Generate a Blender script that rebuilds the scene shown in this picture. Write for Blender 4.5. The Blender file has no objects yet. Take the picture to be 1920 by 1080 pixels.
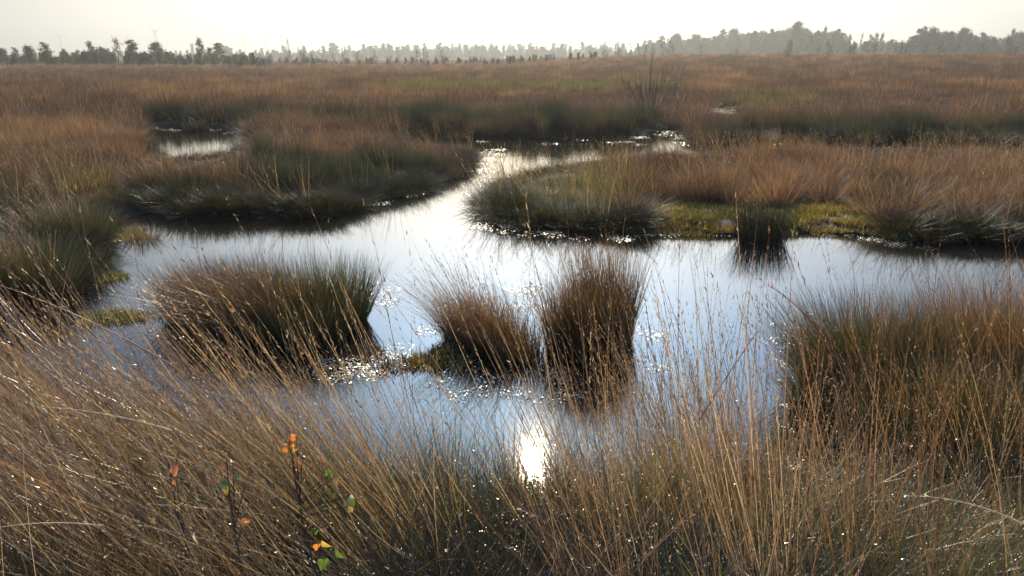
import bpy, math, random
import numpy as np
from mathutils import Matrix, Vector, Euler

# ------------------------------------------------------------------ camera, sky, sun, exposure
SC = bpy.context.scene
COL = SC.collection
CAM_H = 2.4
PITCH = math.radians(16.66)
FPX = 1450.0                        # focal length in pixels of the 1920 px wide photograph
cam_d = bpy.data.cameras.new('camera')
cam_d.sensor_width = 36.0
cam_d.lens = FPX / 1920.0 * 36.0
cam_d.clip_start = 0.05
cam_d.clip_end = 20000.0
cam = bpy.data.objects.new('camera', cam_d)
COL.objects.link(cam)
cam.location = (0, 0, CAM_H)
cam.rotation_euler = (math.radians(90) - PITCH, 0, 0)
SC.camera = cam

SUN_EL = math.radians(29.7)
SUN_AZ = math.radians(1.8)          # to the right of the view direction (+Y)
world = bpy.data.worlds.new('World')
SC.world = world
world.use_nodes = True
wn = world.node_tree.nodes
sky = wn.new('ShaderNodeTexSky')
sky.sky_type = 'NISHITA'
sky.sun_disc = False
sky.sun_elevation = SUN_EL
sky.sun_rotation = SUN_AZ
sky.air_density = 1.0
sky.dust_density = 1.3
sky.ozone_density = 2.0
bg = wn['Background']
bg.inputs[1].default_value = 0.15
# hazy autumn sky: warm and veiled at the horizon, bluer above, dimmer away from the sun's side
wl = world.node_tree.links
wtc = wn.new('ShaderNodeTexCoord'); wsp = wn.new('ShaderNodeSeparateXYZ'); wl.new(wtc.outputs['Generated'], wsp.inputs[0])
wmr = wn.new('ShaderNodeMapRange'); wmr.inputs[1].default_value = .12; wmr.inputs[2].default_value = .36
wl.new(wsp.outputs[2], wmr.inputs[0])
wmx = wn.new('ShaderNodeMixRGB'); wmx.inputs[1].default_value = (1.20, 1.03, .78, 1); wmx.inputs[2].default_value = (.60, .97, 1.38, 1)
wl.new(wmr.outputs[0], wmx.inputs[0])
wdp = wn.new('ShaderNodeVectorMath'); wdp.operation = 'DOT_PRODUCT'
wdp.inputs[1].default_value = (math.sin(math.radians(4)), math.cos(math.radians(4)), 0.0)
wl.new(wtc.outputs['Generated'], wdp.inputs[0])
wm2 = wn.new('ShaderNodeMapRange'); wm2.inputs[1].default_value = .79; wm2.inputs[2].default_value = .96
wm2.inputs[3].default_value = .30; wm2.inputs[4].default_value = 1.0
wl.new(wdp.outputs['Value'], wm2.inputs[0])
wa = wn.new('ShaderNodeVectorMath'); wa.operation = 'MULTIPLY'; wl.new(sky.outputs[0], wa.inputs[0]); wl.new(wmx.outputs[0], wa.inputs[1])
wb = wn.new('ShaderNodeVectorMath'); wb.operation = 'SCALE'; wl.new(wa.outputs[0], wb.inputs[0]); wl.new(wm2.outputs[0], wb.inputs['Scale'])
wm3 = wn.new('ShaderNodeMapRange'); wm3.inputs[1].default_value = .07; wm3.inputs[2].default_value = .42
wm3.inputs[3].default_value = .38; wm3.inputs[4].default_value = 1.5; wl.new(wsp.outputs[2], wm3.inputs[0])
wc = wn.new('ShaderNodeVectorMath'); wc.operation = 'SCALE'; wl.new(wb.outputs[0], wc.inputs[0]); wl.new(wm3.outputs[0], wc.inputs['Scale'])
wl.new(wc.outputs[0], bg.inputs[0])

sun_l = bpy.data.lights.new('sun', 'SUN')
sun_l.energy = 3.4
sun_l.angle = math.radians(0.55)
sun_l.color = (1.0, 0.85, 0.62)
sun = bpy.data.objects.new('sun', sun_l)
COL.objects.link(sun)
SUN_DIR = Vector((math.sin(SUN_AZ) * math.cos(SUN_EL), math.cos(SUN_AZ) * math.cos(SUN_EL), math.sin(SUN_EL)))
sun.rotation_euler = SUN_DIR.to_track_quat('Z', 'Y').to_euler()
sun.location = (0, 0, 50)

SC.view_settings.view_transform = 'Standard'
SC.view_settings.look = 'None'
SC.view_settings.gamma = 1.0
SC.view_settings.exposure = 1.35
cy = SC.cycles
cy.max_bounces = 6
cy.diffuse_bounces = 2
cy.glossy_bounces = 3
cy.transmission_bounces = 3
cy.volume_bounces = 1
cy.transparent_max_bounces = 4
cy.sample_clamp_indirect = 4.0
cy.use_denoising = True
cy.adaptive_threshold = 0.02
try:
    cy.denoising_prefilter = 'ACCURATE'
except Exception:
    pass

# ------------------------------------------------------------------ layout helpers
HV = 540 - FPX * math.tan(PITCH)    # horizon row in the photograph

def ground(u, v, z=0.0):
    """Point of the plane at height z that is seen at photograph pixel (u, v)."""
    dx, dd = (u - 960.0) / FPX, (v - 540.0) / FPX
    cy_, cz_ = math.cos(PITCH) - dd * math.sin(PITCH), -math.sin(PITCH) - dd * math.cos(PITCH)
    t = (z - CAM_H) / cz_
    return (dx * t, cy_ * t)

def to_px(X, Y, Z=0.0):
    z = Z - CAM_H
    f = Y * math.cos(PITCH) - z * math.sin(PITCH)
    d = -Y * math.sin(PITCH) - z * math.cos(PITCH)
    f = np.maximum(f, 0.01)
    return 960 + FPX * X / f, 540 + FPX * d / f

def poly(*uv):
    return np.array([ground(u, v) for u, v in uv])

def sdf(P, poly_):
    """Signed distance, positive inside."""
    X = P[:, 0]; Y = P[:, 1]
    best = np.full(len(X), 1e18)
    inside = np.zeros(len(X), bool)
    n = len(poly_)
    for i in range(n):
        ax, ay = poly_[i]; bx, by = poly_[(i + 1) % n]
        ex, ey = bx - ax, by - ay
        L2 = ex * ex + ey * ey + 1e-12
        t = np.clip(((X - ax) * ex + (Y - ay) * ey) / L2, 0, 1)
        d = (X - ax - t * ex) ** 2 + (Y - ay - t * ey) ** 2
        best = np.minimum(best, d)
        c = (ay > Y) != (by > Y)
        if abs(ey) > 1e-12:
            xi = ax + (Y - ay) * ex / ey
            inside ^= c & (X < xi)
    d = np.sqrt(best)
    return np.where(inside, d, -d)

def hash2(ix, iy, seed):
    h = (ix.astype(np.int64) * 374761393 + iy.astype(np.int64) * 668265263 + seed * 1442695041) & 0xffffffff
    h = ((h ^ (h >> 13)) * 1274126177) & 0xffffffff
    h = (h ^ (h >> 16)) & 0xffffffff
    return h / 4294967295.0

def vnoise(x, y, seed=0):
    ix = np.floor(x); iy = np.floor(y)
    fx = x - ix; fy = y - iy
    fx = fx * fx * (3 - 2 * fx); fy = fy * fy * (3 - 2 * fy)
    a = hash2(ix, iy, seed); b = hash2(ix + 1, iy, seed)
    c = hash2(ix, iy + 1, seed); d = hash2(ix + 1, iy + 1, seed)
    return (a * (1 - fx) + b * fx) * (1 - fy) + (c * (1 - fx) + d * fx) * fy

def fbm(x, y, seed=0, oct_=3):
    s = 0; a = 0.5; n = 0
    for i in range(oct_):
        s = s + a * vnoise(x * 2 ** i, y * 2 ** i, seed + i * 17); n += a; a *= 0.5
    return s / n

W_MAIN = poly((195, 402), (260, 400), (340, 412), (460, 404), (560, 408), (640, 402), (690, 382), (740, 370),
              (800, 350), (860, 330), (893, 305), (885, 292), (830, 296), (780, 284), (752, 264), (800, 257),
              (880, 261), (1000, 259), (1150, 259), (1190, 253), (1240, 245), (1290, 248), (1300, 272),
              (1540, 270), (1720, 274), (1920, 281), (2150, 287), (2150, 310), (1920, 308), (1500, 298),
              (1300, 304), (1170, 312), (1060, 325), (960, 345), (915, 370), (905, 385), (915, 405), (1000, 428),
              (1200, 437), (1400, 440), (1560, 434), (1700, 452), (1920, 458), (2300, 470), (2600, 640), (1920, 720),
              (1700, 740), (1570, 715), (1525, 740), (1560, 820), (1620, 920), (1570, 1000), (1480, 975), (1400, 915),
              (1250, 900), (1150, 950), (1000, 975), (800, 960), (650, 920), (400, 880), (200, 830), (0, 800),
              (-300, 780), (-600, 640), (-100, 598), (60, 588), (120, 568), (152, 525), (182, 492), (150, 472),
              (172, 452), (202, 440), (190, 420))
W_POND = poly((268, 246), (290, 237), (340, 233), (380, 238), (430, 236), (468, 250), (466, 280), (430, 300), (360, 308), (292, 300))
W_SLIV = poly((1035, 190), (1060, 186.5), (1110, 185), (1125, 188), (1090, 191))
W_SLIV2 = poly((486, 183), (500, 181), (516, 183), (500, 185.5))
W_SLIV3 = poly((628, 246), (640, 242), (662, 242), (655, 248))
W_SLIV4 = poly((1352, 222), (1362, 212), (1395, 211), (1402, 217), (1372, 232), (1356, 236))
WATERS = [W_MAIN, W_POND, W_SLIV, W_SLIV2, W_SLIV3, W_SLIV4]
PATCH = [None, None, 1.2, .6, .5, .6]

def water_sdf(P):
    """Positive in water; the shore is ragged at a scale that suits each distance."""
    d = sdf(P, WATERS[0])
    for w in WATERS[1:]:
        d = np.maximum(d, sdf(P, w))
    r = np.hypot(P[:, 0], P[:, 1])
    amp = np.clip(r * 0.022, 0.06, 0.5)
    n = fbm(P[:, 0] * 1.7, P[:, 1] * 1.7, 5, 4) - 0.5
    return d + amp * n * 1.3

def land_z(P, w=None):
    if w is None:
        w = water_sdf(P)
    X, Y = P[:, 0], P[:, 1]
    s = np.clip((-w) / 0.35, -1, 1)
    z = np.where(s > 0, 0.015 + 0.11 * s, 0.30 * s - 0.02)
    r = np.hypot(X, Y)
    hum = (fbm(X * 0.9, Y * 0.9, 31, 3) - 0.5) * 0.22 + (fbm(X * 0.12, Y * 0.12, 77, 2) - 0.5) * 0.25 * np.clip((r - 18) / 20, 0, 1)
    z = z + np.where(s > 0, np.clip(-w / 0.8, 0, 1) * hum, 0)
    z = np.where(s > 0, np.maximum(z, 0.012), z)
    rise = np.clip((r - 55) / 110, 0, 1) * np.clip((X / np.maximum(Y, 1) + .12) / .35, 0, 1) * (Y > 0)
    z = z + np.where(s > 0, 1.9 * rise * rise * (3 - 2 * rise), 0)
    bank = np.clip((4.1 - r) / 3.0, 0, 1)
    bank = bank * bank * (3 - 2 * bank)
    z = z + np.where(s > 0, bank * 0.50 * np.clip(-w / 0.6, 0, 1), 0)
    return z

# ------------------------------------------------------------------ object helpers
def tag(o, label=None, cat=None, group=None, kind=None):
    if label: o['label'] = label
    if cat: o['category'] = cat
    if group: o['group'] = group
    if kind: o['kind'] = kind
    return o

def empty(name, loc, rz=0.0):
    o = bpy.data.objects.new(name, None)
    COL.objects.link(o)
    o.location = loc
    o.rotation_euler = (0, 0, rz)
    o.empty_display_size = 0.2
    return o

def mesh_obj(name, V, F, mat, parent=None, attrs=None, link=True, smooth=False):
    """V (N,3) array, F (M,4) or (M,3) int array."""
    V = np.asarray(V, dtype=np.float32); F = np.asarray(F, dtype=np.int32)
    me = bpy.data.meshes.new(name)
    k = F.shape[1]
    me.vertices.add(len(V)); me.vertices.foreach_set('co', V.ravel())
    me.loops.add(F.size); me.loops.foreach_set('vertex_index', F.ravel())
    me.polygons.add(len(F)); me.polygons.foreach_set('loop_start', np.arange(0, F.size, k, dtype=np.int32))
    me.polygons.foreach_set('use_smooth', np.full(len(F), smooth))
    me.update(calc_edges=True)
    if attrs:
        for an, (dom, val) in attrs.items():
            val = np.asarray(val, dtype=np.float32)
            if val.ndim == 1:
                a = me.attributes.new(an, 'FLOAT', dom); a.data.foreach_set('value', val)
            else:
                a = me.attributes.new(an, 'FLOAT_VECTOR', dom); a.data.foreach_set('vector', val.ravel())
    if mat: me.materials.append(mat)
    o = bpy.data.objects.new(name, me)
    if link: COL.objects.link(o)
    if parent: o.parent = parent
    return o

# ------------------------------------------------------------------ materials
def new_mat(name):
    m = bpy.data.materials.new(name)
    m.use_nodes = True
    nt = m.node_tree
    for n in list(nt.nodes): nt.nodes.remove(n)
    out = nt.nodes.new('ShaderNodeOutputMaterial')
    return m, nt, out

def ramp(nt, fac, stops):
    r = nt.nodes.new('ShaderNodeValToRGB')
    cr = r.color_ramp
    while len(cr.elements) < len(stops): cr.elements.new(0.5)
    for e, (p, c) in zip(cr.elements, stops):
        e.position = p; e.color = (c[0], c[1], c[2], 1)
    nt.links.new(fac, r.inputs[0])
    return r.outputs[0]

def leaf_shader(nt, out, col, trans=0.45, gloss=0.06, rough=0.4, tcol=1.25):
    """Thin plant matter: diffuse + light coming through + a waxy sheen."""
    L = nt.links
    d = nt.nodes.new('ShaderNodeBsdfDiffuse'); L.new(col, d.inputs[0])
    t = nt.nodes.new('ShaderNodeBsdfTranslucent')
    b = nt.nodes.new('ShaderNodeMixRGB'); b.blend_type = 'MULTIPLY'; b.inputs[0].default_value = 1
    b.inputs[2].default_value = (tcol, tcol * .92, tcol * .7, 1); L.new(col, b.inputs[1]); L.new(b.outputs[0], t.inputs[0])
    m = nt.nodes.new('ShaderNodeMixShader'); m.inputs[0].default_value = trans
    L.new(d.outputs[0], m.inputs[1]); L.new(t.outputs[0], m.inputs[2])
    g = nt.nodes.new('ShaderNodeBsdfGlossy'); g.inputs['Roughness'].default_value = rough
    g.inputs[0].default_value = (1, 1, 1, 1)
    m2 = nt.nodes.new('ShaderNodeMixShader'); m2.inputs[0].default_value = gloss
    L.new(m.outputs[0], m2.inputs[1]); L.new(g.outputs[0], m2.inputs[2])
    L.new(m2.outputs[0], out.inputs[0])

def grass_mat(name, stops, trans=0.45, gloss=0.06, rough=0.4, tint=False, tcol=1.25):
    """Colour varies from blade to blade through the face attribute 'rnd'; scattered copies multiply by their own 'tint'."""
    m, nt, out = new_mat(name)
    a = nt.nodes.new('ShaderNodeAttribute'); a.attribute_name = 'rnd'
    col = ramp(nt, a.outputs['Fac'], stops)
    if tint:
        t = nt.nodes.new('ShaderNodeAttribute'); t.attribute_type = 'INSTANCER'; t.attribute_name = 'tint'
        x = nt.nodes.new('ShaderNodeMixRGB'); x.blend_type = 'MULTIPLY'; x.inputs[0].default_value = 1
        nt.links.new(col, x.inputs[1]); nt.links.new(t.outputs['Color'], x.inputs[2])
        col = x.outputs[0]
    leaf_shader(nt, out, col, trans, gloss, rough, tcol)
    return m

G = lambda v: (v, v, v)
M_SCAT = grass_mat('moor_grass', [(0, (.40, .36, .34)), (.45, (.95, .92, .9)), (.8, (1.3, 1.2, 1.05)), (1, (2.1, 2.0, 1.7))], .5, .05, .45, True)
M_BANK = grass_mat('bank_grass', [(0, (.55, .52, .5)), (.5, (1, 1, 1)), (1, (1.45, 1.42, 1.35))], .45, .06, .32, True, 1.15)
M_STRAW = grass_mat('straw_stem', [(0, (.16, .09, .04)), (.45, (.30, .18, .08)), (.8, (.44, .29, .14)), (1, (.58, .44, .26))], .4, .10, .35)
M_RUST = grass_mat('rust_stem', [(0, (.13, .06, .03)), (.5, (.25, .125, .05)), (1, (.38, .21, .09))], .4, .08, .4)
M_RUSH = grass_mat('green_rush', [(0, (.026, .034, .012)), (.5, (.052, .062, .021)), (.85, (.095, .088, .030)), (1, (.24, .16, .06))], .3, .08, .35)
M_RUSHB = grass_mat('brown_rush', [(0, (.040, .034, .015)), (.45, (.095, .060, .026)), (.8, (.17, .10, .042)), (1, (.32, .20, .09))], .35, .07, .4)
M_DARK = grass_mat('dark_rush', [(0, (.012, .015, .009)), (.7, (.022, .026, .013)), (1, (.06, .045, .025))], .25, .06, .4)
M_FRESH = grass_mat('fresh_green_blade', [(0, (.05, .08, .015)), (.6, (.10, .15, .03)), (1, (.22, .22, .06))], .45, .08, .35)

def simple_leaf(name, c, trans=.5, gloss=.08, rough=.35):
    m, nt, out = new_mat(name)
    n = nt.nodes.new('ShaderNodeTexNoise'); n.inputs['Scale'].default_value = 60
    tc = nt.nodes.new('ShaderNodeTexCoord'); nt.links.new(tc.outputs['Object'], n.inputs['Vector'])
    col = ramp(nt, n.outputs[0], [(.3, [x * .7 for x in c]), (.7, [min(1, x * 1.2) for x in c])])
    leaf_shader(nt, out, col, trans, gloss, rough)
    return m
M_ORANGE = simple_leaf('orange_leaf', (.68, .23, .04), .6)
M_YELLOW = simple_leaf('yellow_leaf', (.46, .31, .06), .55)
M_GREEN = simple_leaf('green_leaf', (.12, .19, .035), .5)
M_BROWNLEAF = simple_leaf('brown_leaf', (.32, .13, .06), .45)
M_TWIG = simple_leaf('dark_twig', (.13, .085, .055), 0, .05, .5)
M_GREYTWIG = simple_leaf('grey_twig', (.16, .135, .11), 0, .05, .5)
M_PALE = simple_leaf('bleached_leaf_and_glint', (.72, .66, .52), .55, .12, .3)  # pale leaves and stalks, also the flecks painted in as glints
M_MOSS = simple_leaf('moss', (.13, .15, .025), .35, .03, .6)
M_PAD = simple_leaf('wet_leaf', (.40, .35, .20), .4, .20, .38)

# ground: peat and old straw
M_GROUND, nt, out = new_mat('peat_and_straw')
tc = nt.nodes.new('ShaderNodeTexCoord')
n1 = nt.nodes.new('ShaderNodeTexNoise'); n1.inputs['Scale'].default_value = 3.0; n1.inputs['Detail'].default_value = 8
n2 = nt.nodes.new('ShaderNodeTexNoise'); n2.inputs['Scale'].default_value = 0.08; n2.inputs['Detail'].default_value = 4
nt.links.new(tc.outputs['Object'], n1.inputs['Vector']); nt.links.new(tc.outputs['Object'], n2.inputs['Vector'])
c1 = ramp(nt, n1.outputs[0], [(.35, (.012, .009, .006)), (.55, (.035, .024, .013)), (.75, (.09, .055, .028))])
c2 = ramp(nt, n2.outputs[0], [(.4, (1.0, .8, .7)), (.6, (1.3, 1.15, .9))])
mx = nt.nodes.new('ShaderNodeMixRGB'); mx.blend_type = 'MULTIPLY'; mx.inputs[0].default_value = 1
nt.links.new(c1, mx.inputs[1]); nt.links.new(c2, mx.inputs[2])
pb = nt.nodes.new('ShaderNodeBsdfPrincipled'); pb.inputs['Roughness'].default_value = .9
nt.links.new(mx.outputs[0], pb.inputs['Base Color'])
bp = nt.nodes.new('ShaderNodeBump'); bp.inputs['Strength'].default_value = .6; bp.inputs['Distance'].default_value = .04
nt.links.new(n1.outputs[0], bp.inputs['Height']); nt.links.new(bp.outputs[0], pb.inputs['Normal'])
nt.links.new(pb.outputs[0], out.inputs[0])

# water: dark bog water with faint ripples
M_WATER, nt, out = new_mat('bog_water')
tc = nt.nodes.new('ShaderNodeTexCoord')
mp = nt.nodes.new('ShaderNodeMapping'); mp.inputs['Scale'].default_value = (1, 1.0, 1)
nt.links.new(tc.outputs['Object'], mp.inputs['Vector'])
w1 = nt.nodes.new('ShaderNodeTexNoise'); w1.inputs['Scale'].default_value = 7.0; w1.inputs['Detail'].default_value = 3
w2 = nt.nodes.new('ShaderNodeTexNoise'); w2.inputs['Scale'].default_value = 1.1; w2.inputs['Detail'].default_value = 2
nt.links.new(mp.outputs[0], w1.inputs['Vector']); nt.links.new(mp.outputs[0], w2.inputs['Vector'])
ad = nt.nodes.new('ShaderNodeMath'); ad.operation = 'MULTIPLY_ADD'; ad.inputs[1].default_value = 4.0
nt.links.new(w2.outputs[0], ad.inputs[0]); nt.links.new(w1.outputs[0], ad.inputs[2])
bp = nt.nodes.new('ShaderNodeBump'); bp.inputs['Strength'].default_value = 1.0; bp.inputs['Distance'].default_value = .0004
nt.links.new(ad.outputs[0], bp.inputs['Height'])
pb = nt.nodes.new('ShaderNodeBsdfPrincipled')
pb.inputs['Base Color'].default_value = (.012, .011, .009, 1)
pb.inputs['Roughness'].default_value = .048
pb.inputs['IOR'].default_value = 1.333
nt.links.new(bp.outputs[0], pb.inputs['Normal'])
nt.links.new(pb.outputs[0], out.inputs[0])

M_TURB, nt, out = new_mat('turbine_paint')
pb = nt.nodes.new('ShaderNodeBsdfPrincipled'); pb.inputs['Base Color'].default_value = (.55, .56, .57, 1); pb.inputs['Roughness'].default_value = .5
nt.links.new(pb.outputs[0], out.inputs[0])

def crown_mat(name, stops, trans=.3):
    m, nt, out = new_mat(name)
    a = nt.nodes.new('ShaderNodeAttribute'); a.attribute_name = 'rnd'
    leaf_shader(nt, out, ramp(nt, a.outputs['Fac'], stops), trans, .02, .5)
    return m
M_CROWN_A = crown_mat('birch_crown', [(0, (.04, .045, .018)), (.6, (.08, .08, .03)), (1, (.17, .13, .045))])
M_CROWN_B = crown_mat('pine_crown', [(0, (.02, .032, .016)), (.7, (.045, .06, .028)), (1, (.08, .09, .04))], .15)
M_CROWN_C = crown_mat('yellowing_crown', [(0, (.08, .07, .03)), (.6, (.17, .13, .05)), (1, (.30, .22, .08))])
M_BARK = simple_leaf('bark', (.07, .055, .045), 0, .03, .6)

# ------------------------------------------------------------------ the setting: ground sheet and water
def build_ground():
    az = np.concatenate([np.linspace(-180, -46, 30, endpoint=False), np.linspace(-46, 46, 560), np.linspace(46, 180, 31)[1:-1]])
    r = np.concatenate([np.geomspace(0.3, 9, 260, endpoint=False), np.geomspace(9, 45, 330, endpoint=False), np.geomspace(45, 9000, 90)])
    A, R = np.meshgrid(np.radians(az), r)
    X = (R * np.sin(A)).ravel(); Y = (R * np.cos(A)).ravel()
    P = np.stack([X, Y], 1)
    Z = land_z(P)
    na, nr = len(az), len(r)
    V = np.stack([X, Y, Z], 1)
    i = np.arange(nr - 1)[:, None] * na + np.arange(na)[None]
    j = np.arange(nr - 1)[:, None] * na + (np.arange(na)[None] + 1) % na
    F = np.stack([i, i + na, j + na, j], -1).reshape(-1, 4)[:, ::-1]
    V = np.vstack([V, [0, 0, float(Z[:na].mean())]])
    c = len(V) - 1
    k = np.arange(na)
    # centre cap as degenerate-free quads is not possible with an odd fan, so it gets its own triangles
    me_o = mesh_obj('ground', V, F, M_GROUND, smooth=True)
    import bmesh
    bm = bmesh.new(); bm.from_mesh(me_o.data); bm.verts.ensure_lookup_table()
    for q in range(na):
        f = bm.faces.new((bm.verts[c], bm.verts[int((q + 1) % na)], bm.verts[int(q)])); f.smooth = True
    bm.to_mesh(me_o.data); bm.free()
    tag(me_o, 'peat ground of the moor with old straw on it', kind='structure')
build_ground()
S = 60.0
wat = mesh_obj('water', [(-S, 0.5, 0), (S, 0.5, 0), (S, 70, 0), (-S, 70, 0)], [(0, 1, 2, 3)], M_WATER)
tag(wat, 'still dark bog water mirroring the pale blue sky', kind='structure')

# ------------------------------------------------------------------ blades
def blades(rng, root, d0, L, w, bend, segs=4, taper=1.6, rnd=None, face=None):
    """Strips from root (N,3) along unit d0 (N,3), length L, drooping by bend (N,3); returns V, F, rnd per face."""
    n = len(root)
    if face is None: face = rng.uniform(0, math.pi, n)
    side = np.stack([np.cos(face), np.sin(face), np.zeros(n)], 1)
    t = np.linspace(0, 1, segs + 1)
    P = root[:, None] + L[:, None, None] * (t[None, :, None] * d0[:, None] + (t[None, :, None] ** 2) * bend[:, None])
    ww = (w[:, None] * (1 - 0.88 * t[None] ** taper))[..., None] * side[:, None] * 0.5
    V = np.stack([P - ww, P + ww], 2).reshape(-1, 3)
    b = (np.arange(n) * (segs + 1) * 2)[:, None] + (np.arange(segs) * 2)[None]
    F = np.stack([b, b + 1, b + 3, b + 2], -1).reshape(-1, 4)
    if rnd is None: rnd = rng.uniform(0, 1, n)
    return V, F, np.repeat(rnd, segs)

def join(parts):
    Vs, Fs, Rs, o = [], [], [], 0
    for V, F, R in parts:
        Vs.append(V); Fs.append(F + o); Rs.append(R); o += len(V)
    return np.vstack(Vs), np.vstack(Fs), np.concatenate(Rs)

def unit(v):
    return v / np.linalg.norm(v, axis=1, keepdims=True)

def disk(rng, n, R, power=.5):
    a = rng.uniform(0, 2 * math.pi, n); r = R * rng.uniform(0, 1, n) ** power
    return np.stack([np.cos(a) * r, np.sin(a) * r], 1)

def tuft(rng, n, R, H, w, spread=.5, droop=.25, lean=(0, 0), segs=4, hv=.35, jit=.13):
    p = disk(rng, n, R)
    root = np.column_stack([p, np.full(n, -.03)])
    o = p / max(R, 1e-3) * spread + rng.normal(0, jit, (n, 2)) + np.array(lean)
    d0 = unit(np.column_stack([o, np.ones(n)]))
    L = H * (1 - hv * rng.uniform(0, 1, n) ** 1.5)
    bend = np.column_stack([o * droop + rng.normal(0, .06, (n, 2)) + np.array(lean) * .4, -droop * (.25 + .9 * (o ** 2).sum(1))])
    return blades(rng, root, d0, L, w * rng.uniform(.7, 1.3, n), bend, segs)

def stalks(rng, n, R, H, w, spread=.3, lean=(-.2, 0), spikelets=10, head=.28, droop=.12, spk=.013):
    """Flowering culms: thin stem with a narrow head of short upright spikelets."""
    p = disk(rng, n, R)
    root = np.column_stack([p, np.full(n, -.02)])
    o = p / max(R, 1e-3) * spread + rng.normal(0, .10, (n, 2)) + np.array(lean)
    d0 = unit(np.column_stack([o, np.ones(n)]))
    L = H * (1 - .35 * rng.uniform(0, 1, n))
    bend = np.column_stack([o * droop * 1.5 + rng.normal(0, .05, (n, 2)), -droop * (.2 + (o ** 2).sum(1))])
    r0 = rng.uniform(0, 1, n)
    out_ = [blades(rng, root, d0, L, np.full(n, w), bend, 6, 2.5, r0)]
    if spikelets:
        k = spikelets
        t = 1 - head * rng.uniform(0, 1, (n, k))
        P = root[:, None] + L[:, None, None] * (t[..., None] * d0[:, None] + (t[..., None] ** 2) * bend[:, None])
        T = unit((d0[:, None] + 2 * t[..., None] * bend[:, None]).reshape(-1, 3))
        dd = unit(T + rng.normal(0, .28, (n * k, 3)))
        out_.append(blades(rng, P.reshape(-1, 3), dd, rng.uniform(.6, 1.6, n * k) * spk, rng.uniform(.7, 1.3, n * k) * spk * .32,
                           np.zeros((n * k, 3)), 1, 1.0, np.clip(np.repeat(r0, k) + rng.normal(.1, .15, n * k), 0, 1)))
    return join(out_)

# ------------------------------------------------------------------ scattering (stuff only)
def scatter(name, label, templates, pts, rot, scl, idx, tint):
    """templates: list of (V,F,rnd,material). One mesh of points carries the copies."""
    cc = bpy.data.collections.new(name + '_kinds')
    for i, (V, F, R, m) in enumerate(templates):
        o = mesh_obj('%s_kind_%02d' % (name, i), V, F, m, attrs={'rnd': ('FACE', R)}, link=False)
        cc.objects.link(o)
    me = bpy.data.meshes.new(name)
    me.vertices.add(len(pts)); me.vertices.foreach_set('co', np.asarray(pts, np.float32).ravel())
    for an, tp, key, val in (('rot', 'FLOAT_VECTOR', 'vector', rot), ('scl', 'FLOAT_VECTOR', 'vector', scl), ('tint', 'FLOAT_VECTOR', 'vector', tint)):
        a = me.attributes.new(an, tp, 'POINT'); a.data.foreach_set(key, np.asarray(val, np.float32).ravel())
    a = me.attributes.new('idx', 'INT', 'POINT'); a.data.foreach_set('value', np.asarray(idx, np.int32))
    o = bpy.data.objects.new(name, me); COL.objects.link(o)
    ng = bpy.data.node_groups.new(name, 'GeometryNodeTree')
    ng.interface.new_socket('Geometry', in_out='INPUT', socket_type='NodeSocketGeometry')
    ng.interface.new_socket('Geometry', in_out='OUTPUT', socket_type='NodeSocketGeometry')
    N, L = ng.nodes, ng.links
    gi, go = N.new('NodeGroupInput'), N.new('NodeGroupOutput')
    iop = N.new('GeometryNodeInstanceOnPoints')
    ci = N.new('GeometryNodeCollectionInfo'); ci.inputs[0].default_value = cc
    ci.inputs['Separate Children'].default_value = True; ci.inputs['Reset Children'].default_value = True
    def na(nm, tp):
        a = N.new('GeometryNodeInputNamedAttribute'); a.data_type = tp; a.inputs[0].default_value = nm
        return a.outputs[0]
    L.new(gi.outputs[0], iop.inputs['Points']); L.new(ci.outputs[0], iop.inputs['Instance'])
    iop.inputs['Pick Instance'].default_value = True
    L.new(na('idx', 'INT'), iop.inputs['Instance Index'])
    L.new(na('rot', 'FLOAT_VECTOR'), iop.inputs['Rotation'])
    L.new(na('scl', 'FLOAT_VECTOR'), iop.inputs['Scale'])
    L.new(iop.outputs[0], go.inputs[0])
    md = o.modifiers.new('scatter', 'NODES'); md.node_group = ng
    tag(o, label, kind='stuff')
    return o

def eul(spin, tiltx, tilty):
    """Euler triples for: spin about Z, then tilt by tiltx about X, tilty about Y (vectorised)."""
    cz, sz = np.cos(spin), np.sin(spin); cx, sx = np.cos(tiltx), np.sin(tiltx); c, s = np.cos(tilty), np.sin(tilty)
    # M = Ry(tilty) Rx(tiltx) Rz(spin)
    m00 = c * cz + s * sx * sz; m10 = cx * sz; m20 = -s * cz + c * sx * sz
    m21 = s * sz + c * sx * cz; m22 = c * cx
    return np.stack([np.arctan2(m21, m22), np.arcsin(np.clip(-m20, -1, 1)), np.arctan2(m10, m00)], 1)

def bump_(x, a, b, s):
    """Soft window: 1 between a and b, fading over s."""
    return np.clip((x - a) / s, 0, 1) * np.clip((b - x) / s, 0, 1)

C_RED = np.array((.112, .070, .044)); C_RUST = np.array((.150, .094, .056)); C_STRAW = np.array((.25, .18, .11))
C_HEATH = np.array((.080, .055, .045)); C_RUSHC = np.array((.030, .038, .020)); C_OLIVE = np.array((.105, .100, .034))
C_GREEN = np.array((.12, .15, .035))

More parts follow.
